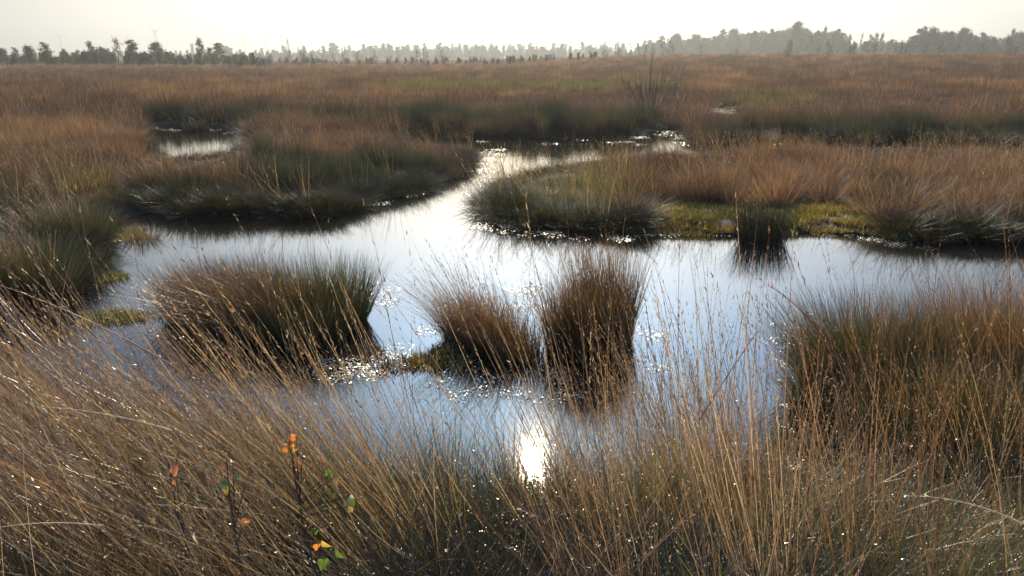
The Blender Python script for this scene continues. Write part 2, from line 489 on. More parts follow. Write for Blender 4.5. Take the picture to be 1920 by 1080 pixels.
def cover(P):
    """Colour, height and 'rushiness' of the plant cover at ground points, following the belts of the moor."""
    X, Y = P[:, 0], P[:, 1]
    u, v = to_px(X, Y)
    n1 = fbm(X * .22, Y * .22, 3, 3); n2 = fbm(X * .8, Y * .8, 9, 3); n3 = fbm(X * .06, Y * .06, 21, 3)
    m = np.clip((n1 - .36) * 3.2, 0, 1)[:, None]
    col = C_RED * (1 - m) + C_RUST * m
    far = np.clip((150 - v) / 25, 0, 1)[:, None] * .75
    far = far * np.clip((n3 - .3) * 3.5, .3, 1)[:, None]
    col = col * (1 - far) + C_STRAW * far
    n4 = fbm(X * 2.2, Y * 2.2, 61, 2)
    n5 = fbm(X * .45 + 40, Y * .3, 71, 3)
    col = col * (.62 + .56 * np.clip((n4 - .3) * 2.4, 0, 1))[:, None] * (.70 + .6 * np.clip((n5 - .32) * 2.8, 0, 1))[:, None]
    h = .13 + .32 * n2 + .55 * n4 ** 1.5
    heath = np.clip((n3 * .5 + n2 * .5 - .54) * 9, 0, 1) * (v < 262) * .8
    n6 = fbm(X * .5 + 7, Y * .28, 83, 3)
    heath = np.maximum(heath, np.clip((n6 - .52) * 9, 0, 1) * (v < 340) * .85)
    heath = np.maximum(heath, bump_(v, 138, 166, 5) * bump_(u, 110, 560, 50) * np.clip((n2 - .2) * 3, 0, 1) * .8)
    heath = np.maximum(heath, bump_(v, 185, 245, 10) * bump_(u, 1330, 1720, 60) * np.clip((n2 - .42) * 6, 0, 1) * .8)
    col = col * (1 - heath[:, None]) + C_HEATH * heath[:, None]
    rush = np.zeros(len(X))
    nn = (n2 - .5) * 14
    rush = np.maximum(rush, bump_(v + nn, 233, 262, 7) * bump_(u, 640, 1250, 30))
    rush = np.maximum(rush, bump_(v + nn, 228, 254, 7) * bump_(u, 250, 700, 30) * .9)
    rush = np.maximum(rush, bump_(v + nn, 258, 284, 6) * bump_(u, 1300, 2100, 40))
    rush = np.maximum(rush, bump_(v + nn, 246, 270, 6) * bump_(u, 1340, 2100, 60) * .6)
    # left island: front rushes and the dark right-hand end
    rush = np.maximum(rush, bump_(v + nn * 1.5, 362, 430, 12) * bump_(u, 215, 900, 40) * .85)
    rush = np.maximum(rush, bump_(v + nn - (u - 470) * .02, 308, 430, 14) * bump_(u, 400, 900, 90))
    # right island
    rush = np.maximum(rush, bump_(v + nn, 425, 475, 14) * bump_(u, 1640, 2300, 60) * .9)
    rush = np.maximum(rush, bump_(u + nn * 4, 1620, 1700, 20) * bump_(v, 360, 420, 14) * .8)
    ol = bump_(u + nn * 6, 880, 1210, 70) * bump_(v, 335, 440, 12)
    ol = np.maximum(ol, bump_(u, 820, 885, 12) * bump_(v, 255, 300, 8))
    rush = np.maximum(rush, bump_(u + nn * 5, -400, 235, 60) * bump_(v, 370, 640, 40) * np.clip((n2 - .30) * 4, .1, 1) * .85)
    ol = np.maximum(ol, bump_(u, 60, 300, 60) * bump_(v, 330, 600, 60) * .5)
    ol = np.maximum(ol, bump_(v + nn * .5, 164, 186, 6) * bump_(u, 690, 1300, 60) * .85)
    ol = np.maximum(ol, bump_(v, 186, 222, 10) * bump_(u, 1340, 1560, 40) * .6)
    col = col * (1 - ol[:, None]) + (C_OLIVE * (1 - .4 * n2[:, None]) + C_GREEN * .4 * n2[:, None]) * ol[:, None]
    isl = bump_(u, 200, 900, 40) * bump_(v, 290, 430, 10)
    rush = rush * np.maximum(np.clip(.45 + 2.2 * (n4 - .25), .3, 1), isl * .62)
    col = col * (1 - rush[:, None]) + C_RUSHC * rush[:, None]
    h = h * (1 - .3 * heath) + rush * .06 - ol * .10
    h = h * np.clip(.62 + .38 * (430 - v) / 200, .6, 1.15)
    h = h * (1 - .38 * bump_(u, 860, 1180, 60) * bump_(v, 325, 440, 10))
    h = np.where(bump_(u, 250, 480, 30) * bump_(v, 275, 355, 8) > .2, h * .32, h)
    return col, h, rush, u, v

def ring_points(rng, r0, r1, dens, az=44):
    a0, a1 = math.radians(-az), math.radians(az)
    n = int(dens * (r1 * r1 - r0 * r0) * .5 * (a1 - a0))
    a = rng.uniform(a0, a1, n); r = np.sqrt(rng.uniform(r0 * r0, r1 * r1, n))
    return np.stack([r * np.sin(a), r * np.cos(a)], 1)

def build_moor_grass():
    rng = np.random.default_rng(11)
    T = []
    for i in range(5): T.append((*tuft(rng, 80, .16, .72, .008, .45, .22, (-.10, 0)), M_SCAT))      # 0-4 grass tuft, mid
    for i in range(3): T.append((*tuft(rng, 100, .14, .72, .008, .30, .10, (-.04, 0)), M_SCAT))      # 5-7 rush
    for i in range(4): T.append((*tuft(rng, 110, .55, .80, .026, .35, .22, (-.08, 0), 3), M_SCAT))  # 8-11 far clump
    for i in range(3): T.append((*tuft(rng, 110, 1.8, .95, .07, .3, .2, (-.06, 0), 2), M_SCAT))     # 12-14 very far clump
    for i in range(3): T.append((*stalks(rng, 16, .2, 1.0, .006, .3, (-.18, 0), 6, .3, .1, .03), M_SCAT))  # 15-17 seed stalks
    pts, rot, scl, idx, tint = [], [], [], [], []
    for (r0, r1, dens, base, nk, hs) in ((5, 13, 30, 0, 5, 1), (13, 30, 14, 0, 5, 1.05), (30, 70, 3.4, 8, 4, 1), (70, 170, .85, 8, 4, 1.15), (150, 620, .085, 12, 3, 1.0)):
        P = ring_points(rng, r0, r1, dens)
        w = water_sdf(P)
        col, h, rush, u, v = cover(P)
        keep = (w < -.05)
        # the moss shore of the right island carries hardly any grass
        moss = (bump_(v, 396, 445, 4) * bump_(u, 1190, 1660, 40)) > rng.uniform(0, 1, len(P))
        keep &= ~(moss)
        # low growth in front of the far ponds, or they would never be seen
        d2 = np.maximum(sdf(P, W_SLIV), np.maximum(sdf(P, W_SLIV2), np.maximum(sdf(P, W_SLIV4), sdf(P, W_SLIV3))))
        keep &= (Y_(P) > 5.2) | (u > 2000) | (u < 150)
        keep &= ~((u > 1400) & (v > 560))
        P, w, col, h, rush, u, v, d2 = [q[keep] for q in (P, w, col, h, rush, u, v, d2)]
        n = len(P)
        z = land_z(P, w)
        k = base + rng.integers(0, nk, n)
        if base == 0:
            k = np.where(rush > rng.uniform(.2, .8, n), 5 + rng.integers(0, 3, n), k)
        hh = h / .60 * hs * rng.uniform(.55, 1.35, n)
        hh = hh * np.where((v < 262) & (v > 225), np.clip(.8 + (-w), .8, 1.15), np.clip(.36 + (-w) / 2.2, .36, 1))
        d3 = sdf(P, W_SLIV)
        hh = hh * np.where((d2 > -.9) | ((d3 > -3.2) & (P[:, 1] < 41)), .35, 1)
        lean = np.radians(np.clip(12 + (300 - u) * .03, 5, 22))
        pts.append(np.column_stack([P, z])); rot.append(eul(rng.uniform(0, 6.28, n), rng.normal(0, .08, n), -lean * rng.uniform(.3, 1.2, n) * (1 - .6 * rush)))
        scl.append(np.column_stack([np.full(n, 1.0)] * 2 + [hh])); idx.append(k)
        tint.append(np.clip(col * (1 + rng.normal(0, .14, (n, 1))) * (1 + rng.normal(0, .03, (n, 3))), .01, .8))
        # standing seed stalks among the nearer grass
        if r1 <= 30:
            sel = (rng.uniform(0, 1, n) < .16 * (1 - rush)) & ~((u > 230) & (u < 500) & (v > 275) & (v < 350))
            m = int(sel.sum())
            pts.append(np.column_stack([P, z])[sel]); rot.append(eul(rng.uniform(0, 6.28, m), rng.normal(0, .08, m), -rng.uniform(.05, .4, m)))
            scl.append(np.full((m, 3), 1.0) * rng.uniform(.7, 1.05, (m, 1))); idx.append(15 + rng.integers(0, 3, m))
            tint.append(np.clip((C_STRAW * .45 + col[sel] * .45) * rng.uniform(.6, 1.3, (m, 1)), 0, 1))
    # low growth right along the water's edge
    P = np.vstack([ring_points(rng, 5, 13, 90), ring_points(rng, 13, 30, 30)])
    w = water_sdf(P); col, h, rush, u, v = cover(P)
    keep = (w < .03) & (w > -.55) & (fbm(P[:, 0] * 3, P[:, 1] * 3, 91, 2) > .36) & ~((v > 560) & (u > 300)) & ~((bump_(v, 390, 450, 3) * bump_(u, 1190, 1680, 30)) > .1)
    P, w, col, rush = P[keep], w[keep], col[keep], rush[keep]; n = len(P)
    pts.append(np.column_stack([P, np.maximum(land_z(P, w), 0)])); rot.append(eul(rng.uniform(0, 6.28, n), rng.normal(0, .25, n), rng.normal(-.1, .25, n)))
    scl.append(np.column_stack([np.full(n, 1.1), np.full(n, 1.1), rng.uniform(.14, .34, n)])); idx.append(rng.integers(0, 5, n))
    tint.append(np.clip((col * .35 + np.array((.050, .052, .020)) * .65) * rng.uniform(.35, .95, (n, 1)), .01, .8))
    scatter('moor_grass', 'rust brown moor grass with darker rushes covering the wet moor', T, np.vstack(pts), np.vstack(rot), np.vstack(scl), np.concatenate(idx), np.vstack(tint))

def Y_(P): return P[:, 1]
build_moor_grass()

# ------------------------------------------------------------------ foreground bank grass
def build_bank_grass():
    rng = np.random.default_rng(23)
    T = []
    for i in range(4): T.append((*tuft(rng, 60, .10, .60, .0045, .65, .45, (-.15, 0), 6), M_BANK))       # 0-3 arching leaves
    for i in range(4): T.append((*stalks(rng, 12, .10, 1.15, .0028, .22, (0, 0), 16, .33, .12, .011), M_BANK))   # 4-7 culms
    for i in range(2): T.append((*tuft(rng, 40, .09, .42, .004, .4, .2, (0, 0), 5), M_BANK))             # 8-9 fresh upright leaves
    for i in range(2): T.append((*stalks(rng, 8, .10, 1.0, .0032, .3, (0, 0), 0, .3, .35), M_BANK))       # 10-11 bare bent stems
    for i in range(3): T.append((*tuft(rng, 22, .13, .40, .0075, .8, 1.0, (-.1, 0), 6), M_BANK))           # 12-14 curled dead leaves
    P = ring_points(rng, 1.1, 5.6, 300, 62)
    w = water_sdf(P); u, v = to_px(P[:, 0], P[:, 1]); r = np.hypot(P[:, 0], P[:, 1])
    keep = (w < -.02) & ((v > 700) | (Y_(P) < 3.9)) & (r > 1.35)
    keep &= ~((u > 1430) & (v < 820)) & ~((u > 1440) & (u < 1700) & (v < 980) & (rng.uniform(0, 1, len(P)) < .8))
    P, w, u, v, r = P[keep], w[keep], u[keep], v[keep], r[keep]
    n = len(P); z = land_z(P, w)
    n2 = fbm(P[:, 0] * 2.1, P[:, 1] * 2.1, 51, 3); n3 = fbm(P[:, 0] * 5, P[:, 1] * 5, 57, 2)
    left = np.clip((1300 - u) / 1000, 0, 1)
    right = np.clip((u - 1350) / 200, 0, 1)
    # share of flowering culms: most from the far edge of the bank, few at the camera's feet and before the sun's glint
    cs = .46 * np.clip((r - 1.7) / 1.3, .10, 1) * np.clip(.5 + 2.5 * (n2 - .3), .35, 1.2) * (1 - .62 * bump_(u, 900, 1110, 60)) * (1 - .5 * right)
    ws = .14
    kind = rng.uniform(0, 1, n)
    idx = np.where(kind < cs, 4 + rng.integers(0, 4, n), np.where(kind < cs + ws, 10 + rng.integers(0, 2, n), rng.integers(0, 4, n)))
    fresh = ((u > 1130) & (u < 1480) & (kind > .6) & (n2 > .40)) | (kind > .95)
    idx = np.where(fresh, 8 + rng.integers(0, 2, n), idx)
    curl = (idx < 4) & (rng.uniform(0, 1, n) < .22)
    idx = np.where(curl, 12 + rng.integers(0, 3, n), idx)
    thin = rng.uniform(0, 1, n) < np.where(idx < 4, .85, .75) * np.clip(.25 + 2.2 * (n3 - .25), .12, 1)
    lean = np.radians(13 + 45 * left) * rng.uniform(.5, 1.25, n)
    lean = np.where(idx >= 10, lean * 1.2 + rng.normal(0, .7, n), lean)
    col = np.where((idx < 4)[:, None], np.array((.105, .082, .034)), np.array((.34, .25, .15)))
    col = np.where(((idx < 4) & (n2 < .47))[:, None], np.array((.040, .045, .017)), col)
    col = np.where(((idx >= 4) & (idx < 8) & (n3 > .55))[:, None], np.array((.22, .135, .08)), col)
    col = np.where((idx >= 10)[:, None], np.array((.29, .23, .15)), col)
    col = np.where((idx >= 12)[:, None], np.array((.24, .17, .09)), col)
    col = np.where(((idx < 4) & (r + n2 < 2.75))[:, None], np.array((.026, .025, .014)), col)  # tufts near the camera darkened: shade deep in the grass put into colour
    col = np.where(((idx < 4) & (u > 1150) & (n2 > .5))[:, None], np.array((.11, .115, .032)), col)
    col = np.where(fresh[:, None], np.array((.10, .135, .030)), col)
    hs = rng.uniform(.62, 1.08, n) * np.where(idx < 4, .95, 1.0) * (1 + .30 * left)
    hs = hs * np.where(idx >= 4, 1 - .25 * bump_(u, 860, 1150, 100) + .18 * bump_(u, 1180, 1540, 60) * rng.uniform(-1, 1.4, n) - .30 * bump_(u, 1580, 3000, 60), 1)
    hs = hs * (1 - .22 * bump_(u, 250, 720, 60) * (r < 2.5))
    tall = (idx >= 4) & (idx < 8) & (r > 2.5) & (rng.uniform(0, 1, n) < np.where(u > 1120, .13, .20))
    hs = np.where(tall, rng.uniform(1.3, 1.55, n) * np.where(u > 1120, 1, .95 + .2 * left), hs)
    thin &= ~((idx >= 10) & (r < 1.9))
    q = thin
    P, z, idx, lean, col, hs = P[q], z[q], idx[q], lean[q], col[q], hs[q]; n = len(P)
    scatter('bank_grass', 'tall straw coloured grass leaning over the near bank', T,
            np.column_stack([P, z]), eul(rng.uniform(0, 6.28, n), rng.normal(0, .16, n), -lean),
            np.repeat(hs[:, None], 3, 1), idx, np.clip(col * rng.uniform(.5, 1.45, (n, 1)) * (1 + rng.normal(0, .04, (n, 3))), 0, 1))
build_bank_grass()

# ------------------------------------------------------------------ rush tussocks, each a thing
def tussock(label, lobes, mleaf, mstalk, n=900, lean=(-.12, 0), w=.006, stalk_n=60, stalk_h=1.25, seed=1, cat='rush tussock', group='tussocks standing in the water', spread=.55, droop=.16, stalk_lean=(-.45, -.1), z=None, sw=.0035, jit=.15):
    """lobes: (u, v, radius, height) with (u, v) where the lobe stands on the water."""
    rng = np.random.default_rng(seed)
    pts = [ground(q[0], q[1]) for q in lobes]
    c = np.mean(pts, 0)
    if z is None: z = -0.03
    root = empty('rush_tussock', (c[0], c[1], z))
    tag(root, label, cat, group)
    A, B = [], []
    for (q, p) in zip(lobes, pts):
        R, H = q[2], q[3]
        V, F, r = tuft(rng, int(n * 1.5 * (R / .45) ** 1.3), R * .85, H * 1.06, w * .85, spread * .8, droop, lean, 5, .6, jit)
        V = V + np.array((p[0] - c[0], p[1] - c[1], 0)); A.append((V, F, r))
        if stalk_n:
            V, F, r = stalks(rng, int(max(stalk_n, 30) * 1.5 * R / .45), R * .6, H * stalk_h, sw, .35, stalk_lean, 9, .25, .16, .014)
            V = V + np.array((p[0] - c[0], p[1] - c[1], 0)); B.append((V, F, r))
    V, F, r = join(A); mesh_obj('leaf_blades', V, F, mleaf, root, {'rnd': ('FACE', r)})
    if B:
        V, F, r = join(B); mesh_obj('flower_stalks', V, F, mstalk, root, {'rnd': ('FACE', r)})
    return root

tussock('wide brown tussock left of the channel mouth with straw stems leaning across it',
        [(385, 590, .36, .62), (455, 600, .42, .70), (520, 618, .40, .72), (430, 628, .34, .55)], M_RUSHB, M_STRAW, 1500, (-.16, 0), spread=.36, stalk_n=110, seed=2, stalk_lean=(-.75, -.25))
tussock('rounded dark green tussock touching the wide brown one on its right',
        [(615, 605, .40, .72), (580, 640, .34, .55)], M_RUSH, M_STRAW, 1700, (-.02, 0), stalk_n=25, seed=3, spread=.42, droop=.06)
tussock('orange brown ragged tussock with long stems blown to the left, mid pool',
        [(882, 632, .26, .52), (925, 652, .28, .52), (972, 668, .24, .42)], M_RUSHB, M_RUST, 1300, (-.12, 0), stalk_n=170, seed=4, jit=.18, spread=.32, stalk_lean=(-.45, .1), stalk_h=1.75)
tussock('tall dark brown twin tussock, the highest one in the middle of the pool',
        [(1072, 656, .24, .70), (1134, 630, .29, .90), (1118, 668, .26, .70)], M_RUSHB, M_RUST, 1700, (-.04, 0), stalk_n=100, seed=5, jit=.10, spread=.14, droop=.10, stalk_lean=(-.25, 0))
tussock('small black green tussock standing against the mossy shore of the island',
        [(1427, 452, .34, .62)], M_DARK, M_RUSHB, 1100, (0, 0), stalk_n=8, seed=6, spread=.35, droop=.04)
tussock('tiny brown tuft at the end of a mossy spit off the left bank',
        [(268, 452, .22, .28)], M_RUSHB, M_STRAW, 500, (0, 0), stalk_n=8, seed=7, spread=.8)
G2 = 'tussocks on the left bank'
tussock('dark tussock on the left bank where the bank meets the pool, the farther one',
        [(120, 470, .45, .75), (160, 455, .35, .6)], M_RUSH, M_STRAW, 1200, (-.06, 0), stalk_n=70, seed=8, group=G2, stalk_lean=(-.4, 0))
tussock('olive tussock low on the left bank at the picture edge, the nearer one',
        [(60, 560, .42, .72), (-10, 560, .5, .8)], M_RUSH, M_STRAW, 1200, (-.06, 0), stalk_n=90, seed=9, group=G2, stalk_lean=(-.4, 0))
G3 = 'tussocks along the island shore'
tussock('dark tussock on the mossy shore, left of the black green one',
        [(1192, 430, .28, .42)], M_DARK, M_RUSHB, 700, (0, 0), stalk_n=10, seed=10, group=G3, spread=.4)
tussock('purple brown bushy tussock behind the moss on the island',
        [(1690, 420, .42, .55), (1640, 415, .25, .4)], M_DARK, M_RUST, 900, (0, 0), stalk_n=20, seed=11, group=G3, spread=.5)
tussock('low green tussock at the tip of the spit beside the channel',
        [(855, 296, .5, .4), (830, 290, .35, .35)], M_RUSH, M_RUSHB, 900, (0, 0), stalk_n=8, seed=12, group=G3, spread=.5, w=.01)
tussock('small green tussock in the weed at the channel edge',
        [(760, 366, .35, .22), (735, 368, .25, .2)], M_RUSH, M_RUSHB, 700, (0, 0), stalk_n=6, seed=13, group=G3, spread=.7, w=.008)
tussock('dark little tussock at the back of the far pond',
        [(370, 246, .42, .45)], M_DARK, M_RUST, 600, (0, 0), stalk_n=16, seed=14, group='tussocks by the far pond', w=.012, stalk_lean=(-.3, 0), sw=.01)
G4 = 'rush clumps of the near right bank'
tussock('dark green rush clump nearest the water on the right bank',
        [(1590, 735, .40, .78), (1650, 760, .42, .80), (1560, 790, .3, .5)], M_RUSH, M_RUST, 1700, (-.12, 0), stalk_n=70, seed=15, group=G4, stalk_lean=(-.25, 0), w=.0045, z=.05)
tussock('brown rush clump on the right bank with tall rust stems, against the picture edge',
        [(1790, 740, .42, .80), (1880, 740, .45, .86), (1960, 770, .45, .86)], M_RUSHB, M_RUST, 1500, (-.05, 0), stalk_n=80, seed=16, group=G4, stalk_lean=(-.1, 0), w=.0045, z=.05)
tussock('lower rush clump in the corner of the right bank under the brown one',
        [(1720, 860, .36, .62), (1800, 900, .40, .66), (1900, 900, .4, .7)], M_RUSH, M_RUST, 1500, (-.05, 0), stalk_n=80, seed=17, group=G4, stalk_lean=(-.15, 0), w=.004, z=.06)

# ------------------------------------------------------------------ floating pondweed that catches the sun, and pale flecks standing in for glints
def flake(rng, n, R, s):
    p = disk(rng, n, R)
    c = np.column_stack([p, rng.uniform(0, .012, n)])
    a = rng.uniform(0, 6.28, n); L = s * rng.uniform(.5, 1.5, n)
    t1 = rng.normal(0, .22, n); t2 = rng.normal(0, .22, n)
    d = np.stack([np.cos(a), np.sin(a), t1], 1) * L[:, None] * .5
    e = np.stack([-np.sin(a), np.cos(a), t2], 1) * L[:, None] * .3
    V = np.stack([c - d, c + e, c + d, c - e], 1).reshape(-1, 3)
    F = np.arange(n * 4).reshape(-1, 4)
    return V, F, rng.uniform(0, 1, n)

def build_pondweed():
    rng = np.random.default_rng(5)
    T = [(*flake(rng, 40, .12, .019), M_PAD) for _ in range(4)]
    zones = [  # polygon in the photograph, copies per square metre, scale
        (poly((690, 378), (760, 340), (880, 305), (905, 310), (850, 335), (780, 365), (700, 388)), 26, 1.5),
        (poly((880, 300), (895, 280), (940, 280), (935, 340), (925, 400), (870, 400), (885, 350)), 16, 1.5),
        (poly((880, 402), (925, 398), (1010, 425), (1200, 434), (1200, 452), (1060, 450), (880, 430)), 40, 1.3),
        (poly((1190, 434), (1560, 434), (1720, 452), (1710, 460), (1550, 442), (1200, 443)), 30, 1.2),
        (poly((1180, 262), (1200, 250), (1285, 244), (1288, 272), (1200, 274)), 8, 2.0),
        (poly((900, 262), (1180, 262), (1180, 272), (900, 272)), 1.2, 2.0),
        (poly((690, 520), (740, 540), (735, 600), (690, 600)), 30, 1.0),
        (poly((790, 590), (830, 560), (860, 650), (1000, 690), (1180, 690), (1210, 600), (1270, 620), (1230, 720), (1000, 760), (800, 740)), 34, .9),
        (poly((960, 530), (1010, 530), (1010, 640), (960, 600)), 45, .9),
        (poly((560, 690), (600, 670), (740, 660), (760, 690), (700, 715), (600, 715)), 80, .9),
        (poly((1440, 620), (1530, 560), (1550, 700), (1570, 800), (1660, 900), (1620, 960), (1500, 900), (1480, 750)), 75, .8),
        (poly((150, 600), (300, 585), (320, 600), (200, 612)), 25, 1.0),
        (poly((180, 445), (260, 435), (262, 450), (190, 462)), 40, 1.2),
        (poly((640, 655), (760, 650), (765, 705), (640, 705)), 70, .8),
        (poly((800, 640), (860, 640), (860, 690), (800, 690)), 60, .9),
        (poly((1540, 434), (1720, 440), (1760, 470), (1700, 470)), 30, 1.1),
        (poly((288, 241), (330, 240), (330, 246), (290, 248)), 10, 2.0),
        (poly((385, 243), (440, 245), (440, 251), (385, 250)), 6, 2.0),
        (poly((1500, 268), (1900, 280), (1900, 290), (1500, 282)), 2.0, 2.0),
    ]
    pts, scl = [], []
    for pg, dens, sc in zones:
        lo, hi = pg.min(0), pg.max(0)
        n = int(dens * (hi - lo).prod())
        P = rng.uniform(lo, hi, (n, 2))
        d = sdf(P, pg)
        k = (d > 0) & (fbm(P[:, 0] * 2.6, P[:, 1] * 2.6, 8, 3) > .43)
        P = P[k]
        pts.append(np.column_stack([P, np.full(len(P), .003)])); scl.append(np.full((len(P), 3), sc) * np.array((1, 1, 1.0)))
    pts = np.vstack(pts); scl = np.vstack(scl); n = len(pts)
    scatter('floating_pondweed', 'wet floating pondweed leaves glittering against the sun', T, pts,
            np.column_stack([np.zeros(n), np.zeros(n), rng.uniform(0, 6.28, n)]), scl, rng.integers(0, 4, n), np.ones((n, 3)))
build_pondweed()

def build_glint_flecks():
    """Pale flecks in the near grass; their bright colour imitates dew glints."""
    rng = np.random.default_rng(6)
    T = []
    for _ in range(3):
        n = 34
        c = rng.normal(0, 1, (n, 3)) * np.array((.12, .12, .15)) + np.array((0, 0, .28))
        T.append((*blades(rng, c, unit(rng.normal(0, 1, (n, 3))), rng.uniform(.003, .008, n), rng.uniform(.003, .006, n), rng.normal(0, .5, (n, 3)), 2, 1.0), M_PALE))
    P = ring_points(rng, 1.3, 5.2, 75, 45)
    w = water_sdf(P); u, v = to_px(P[:, 0], P[:, 1])
    k = (w < .25) & (v > 740)
    k &= rng.uniform(0, 1, len(P)) < np.clip(.45 + .5 * bump_(u, 1050, 1750, 200), 0, 1)
    P = P[k]; w = w[k]; n = len(P)
    z = np.maximum(land_z(P, w), 0)
    scatter('glint_flecks', 'pale flecks added as sun glints in the near grass', T, np.column_stack([P, z]),
            np.column_stack([np.zeros(n), np.zeros(n), rng.uniform(0, 6.28, n)]), np.ones((n, 3)) * rng.uniform(.6, 1.2, (n, 1)), rng.integers(0, 3, n), np.ones((n, 3)))
build_glint_flecks()

def build_moss():
    rng = np.random.default_rng(7)
    T = []
    for _ in range(3):
        n = 160; p = disk(rng, n, .16)
        root = np.column_stack([p, np.full(n, -.01)])
        d = unit(np.column_stack([rng.normal(0, .7, (n, 2)), np.ones(n)]))
        T.append((*blades(rng, root, d, rng.uniform(.03, .075, n), rng.uniform(.008, .018, n), rng.normal(0, .2, (n, 3)), 2, 1.2), M_SCAT))
    zones = [(poly((1150, 425), (1190, 398), (1660, 396), (1710, 430), (1700, 452), (1560, 436), (1400, 442), (1190, 438)), 60),
             (poly((905, 390), (1000, 400), (1190, 410), (1190, 436), (1000, 428), (915, 408)), 25),
             (poly((165, 445), (205, 432), (260, 432), (262, 446), (200, 456)), 60),
             (poly((790, 655), (845, 655), (850, 690), (800, 692)), 120),
             (poly((160, 590), (300, 588), (300, 600), (170, 604)), 60),
             (poly((650, 655), (705, 655), (700, 672), (655, 672)), 90),
             (poly((700, 685), (745, 680), (745, 700), (705, 700)), 70),
             (poly((1340, 240), (1352, 205), (1412, 203), (1400, 225), (1370, 244)), 22),
             (poly((190, 515), (230, 520), (228, 530), (190, 528)), 60)]
    pts, tint = [], []
    for i, (pg, dens) in enumerate(zones):
        lo, hi = pg.min(0), pg.max(0)
        P = rng.uniform(lo, hi, (int(dens * (hi - lo).prod()), 2))
        P = P[sdf(P, pg) > 0]
        P = P[fbm(P[:, 0] * 3, P[:, 1] * 3, 12, 2) > .33]
        z = np.maximum(land_z(P), 0.0)
        c = np.array((.055, .035, .02)) if i in (5, 6) else np.array((.125, .130, .030))
        nn = fbm(P[:, 0] * 1.3, P[:, 1] * 1.3, 15, 3)[:, None]
        pts.append(np.column_stack([P, z]))
        tint.append(c * (1 + .6 * (nn - .5)) * (1 + rng.normal(0, .15, (len(P), 1))) + np.array((.06, .02, 0)) * (nn > .56) * (i < 5))
    pts = np.vstack(pts); n = len(pts)
    scatter('shore_moss', 'bright yellow green moss along the island shore', T, pts, np.column_stack([np.zeros(n), np.zeros(n), rng.uniform(0, 6.28, n)]),
            np.ones((n, 3)) * rng.uniform(.7, 1.3, (n, 1)), rng.integers(0, 3, n), np.clip(np.vstack(tint), .01, 1))
build_moss()

# ------------------------------------------------------------------ trees
def tube(pts, rad, sides=6):
    pts = np.asarray(pts, float); V = []; F = []
    n = len(pts)
    for i in range(n):
        t = pts[min(i + 1, n - 1)] - pts[max(i - 1, 0)]
        t = t / (np.linalg.norm(t) + 1e-9)
        a = np.cross(t, (0, 0, 1) if abs(t[2]) < .9 else (1, 0, 0)); a /= np.linalg.norm(a); b = np.cross(t, a)
        for k in range(sides):
            q = 2 * math.pi * k / sides
            V.append(pts[i] + rad[i] * (a * math.cos(q) + b * math.sin(q)))
    for i in range(n - 1):
        for k in range(sides):
            k2 = (k + 1) % sides
            F.append((i * sides + k, i * sides + k2, (i + 1) * sides + k2, (i + 1) * sides + k))
    return np.array(V), np.array(F)

def join2(parts):
    V, F, o = [], [], 0
    for a, b in parts:
        V.append(a); F.append(b + o); o += len(a)
    return np.vstack(V), np.vstack(F)

def woody(rng, H, r0, nl=9, lo=.25, spread=.5, sub=2, curve=.1, up=.7, sides=5):
    """Trunk with limbs and twigs; returns geometry and the limb end points."""
    t = np.linspace(0, 1, 7)
    off = np.cumsum(rng.normal(0, curve * H * .12, (7, 2)), 0) * t[:, None]
    tr = np.column_stack([off, t * H])
    parts = [tube(tr, r0 * (1 - .9 * t), sides)]; ends = [tr[-1]]
    for i in range(nl):
        q = lo + (1 - lo) * (i + rng.uniform(0, 1)) / nl * .95
        p = np.array([np.interp(q, t, tr[:, k]) for k in range(3)])
        a = rng.uniform(0, 6.28); L = H * spread * (1.05 - q * .8) * rng.uniform(.6, 1.1)
        d = np.array((math.cos(a), math.sin(a), up * rng.uniform(.6, 1.4))); d /= np.linalg.norm(d)
        e = [p + d * L * s + np.array((0, 0, .12 * L * s * s)) for s in (0, .35, .7, 1)]
        rr = r0 * (1 - .85 * q) * .5
        parts.append(tube(e, rr * np.array((1, .7, .45, .15)), 4)); ends += [e[3], e[2]]
        for _ in range(sub):
            s = rng.integers(1, 3); d2 = d + rng.normal(0, .5, 3); d2[2] = abs(d2[2]); d2 /= np.linalg.norm(d2)
            e2 = [e[s] + d2 * L * .45 * k for k in (0, .5, 1)]
            parts.append(tube(e2, rr * .4 * np.array((1, .6, .2)), 3)); ends.append(e2[2])
    V, F = join2(parts)
    return V, F, np.array(ends)

def leaf_cards(rng, C, s):
    n = len(C)
    a = unit(rng.normal(0, 1, (n, 3))); b = unit(np.cross(a, rng.normal(0, 1, (n, 3))))
    L = s * rng.uniform(.5, 1.3, (n, 1))
    V = np.stack([C - a * L, C + b * L * .6, C + a * L, C - b * L * .6], 1).reshape(-1, 3)
    return V, np.arange(4 * n).reshape(-1, 4)

